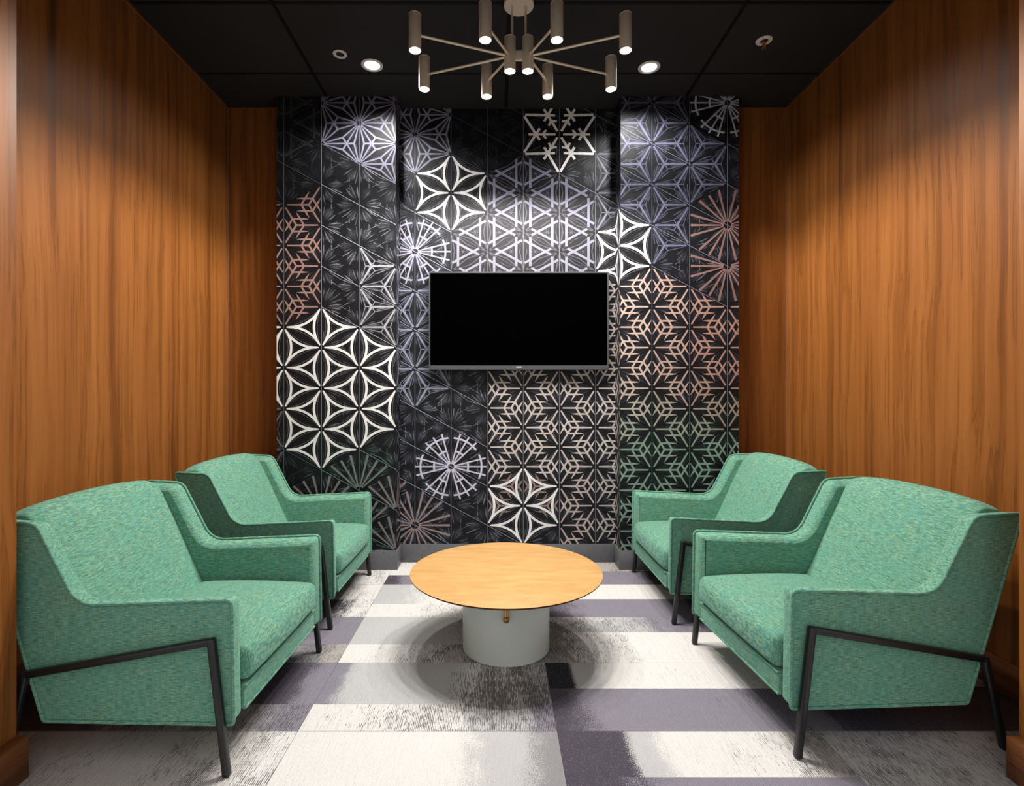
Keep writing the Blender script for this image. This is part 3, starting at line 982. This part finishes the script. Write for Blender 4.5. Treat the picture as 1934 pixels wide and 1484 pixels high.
# ------------------------------------------------------------------ chandelier
CX, CY, LZ = .1125, 2.69, 2.812
ch = empty('chandelier', (CX, CY, 0))
tag(ch, 'champagne metal chandelier with ten lit cylinder lamps on radiating arms', 'chandelier')
lathe('canopy', [(0, CEIL - .028), (.073, CEIL - .028), (.076, CEIL - .025), (.076, CEIL + .002), (0, CEIL + .002)], M_champ, ch, 48)
LH, LR_ = .172, .0295
def lamp(x, y):
    c = lathe('lamp_cylinder', [(LR_ - .003, LZ + .02), (LR_ - .003, LZ + .001), (LR_ - .0015, LZ), (LR_, LZ + .002), (LR_, LZ + LH - .006), (LR_ - .001, LZ + LH - .004), (LR_ - .0015, LZ + LH - .003), (LR_, LZ + LH - .002), (LR_ - .002, LZ + LH), (0, LZ + LH)], M_champ, ch, 32, (x, y, 0))
    lathe('lens', [(0, LZ + .002), (.015, LZ + .0035), (LR_ - .0035, LZ + .010), (LR_ - .0035, LZ + .016), (0, LZ + .017)], M_lens, c, 24, (x, y, 0))
    d = bpy.data.lights.new('lamp_light', 'SPOT')
    d.energy = LAMP_W
    d.color = (1.0, .945, .885)
    d.spot_size = radians(151)
    d.spot_blend = .14
    d.shadow_soft_size = .022
    lo = bpy.data.objects.new('lamp_light', d)
    COL.objects.link(lo)
    lo.location = (x, y, LZ - .006)
    lo.parent = ch
HX = .0455
AZ = LZ + .078
for s in (-1, 1):
    lamp(HX * s, 0)
    tube('stem', [(.034 * s, 0, LZ + LH - .002), (.034 * s, 0, CEIL - .026)], .006, M_champ, ch, 14)
    for (dx, dy) in ((.500, -.165), (.500, .160), (.165, -.240), (.168, .232)):
        lamp(dx * s, dy)
        v = Vector((dx - HX, dy)); v.normalize()
        tube('arm', [(s * (HX + v.x * .026), v.y * .026, AZ), (s * (dx - v.x * .027), dy - v.y * .027, AZ)], .0062, M_champ, ch, 12)
box('hub_link', -HX + .026, HX - .026, -.013, .013, AZ - .020, AZ + .022, M_champ, ch, .003)
tube('hub_pin', [(-HX + .027, -.015, AZ - .028), (HX - .027, -.015, AZ - .028)], .004, M_champ, ch, 10)

# ------------------------------------------------------------------ recessed downlights, sprinkler heads
def downlight(x, y, lab):
    r = empty('downlight', (x, y, CEIL + .003))
    tag(r, lab, 'downlight', 'recessed ceiling downlights')
    lathe('trim_ring', [(.048, .012), (.048, -.002), (.050, -.004), (.063, -.003), (.066, 0), (.066, .004)], M_white, r, 48)
    lathe('lens', [(0, .000), (.046, .000), (.0475, .002), (.0475, .010), (0, .011)], M_lens2, r, 40)
    d = bpy.data.lights.new('downlight_lamp', 'SPOT')
    d.energy = DOWN_W
    d.color = (1.0, .97, .93)
    d.spot_size = radians(150)
    d.spot_blend = .6
    d.shadow_soft_size = .045
    lo = bpy.data.objects.new('downlight_lamp', d)
    COL.objects.link(lo)
    lo.location = (0, 0, -.008)
    lo.parent = r
downlight(-.756, 3.228, 'lit round downlight in the black ceiling, left of the chandelier')
downlight(.932, 3.249, 'lit round downlight in the black ceiling, right of the chandelier')

s1 = empty('ceiling_sprinkler', (-.920, 3.121, CEIL + .003))
tag(s1, 'small white ring sprinkler recessed in the ceiling, beside the left downlight', 'sprinkler')
lathe('escutcheon', [(.024, .003), (.024, -.003), (.027, -.005), (.038, -.004), (.041, 0)], M_white, s1, 36)
lathe('recess_cup', [(.024, -.001), (.020, .001), (.010, .0015), (0, .0015)], M_chrome, s1, 24)
s2 = empty('ceiling_sprinkler', (1.509, 3.000, CEIL + .003))
tag(s2, 'pendent sprinkler head with red bulb and white ring above the right wall', 'sprinkler')
lathe('escutcheon', [(.022, .003), (.022, -.004), (.025, -.007), (.041, -.004), (.044, 0)], M_white, s2, 36)
lathe('recess_cup', [(.022, -.001), (.012, .001), (0, .001)], M_chrome, s2, 24)
lathe('bulb', [(0, -.036), (.0045, -.034), (.0045, -.004), (0, -.003)], M_red, s2, 12)
for s in (-1, 1):
    tube('frame_arm', [(.009 * s, 0, 0), (.011 * s, 0, -.022), (.003 * s, 0, -.042)], .0022, M_chrome, s2, 8)
lathe('deflector', [(0, -.042), (.014, -.043), (.0145, -.045), (0, -.046)], M_chrome, s2, 20)
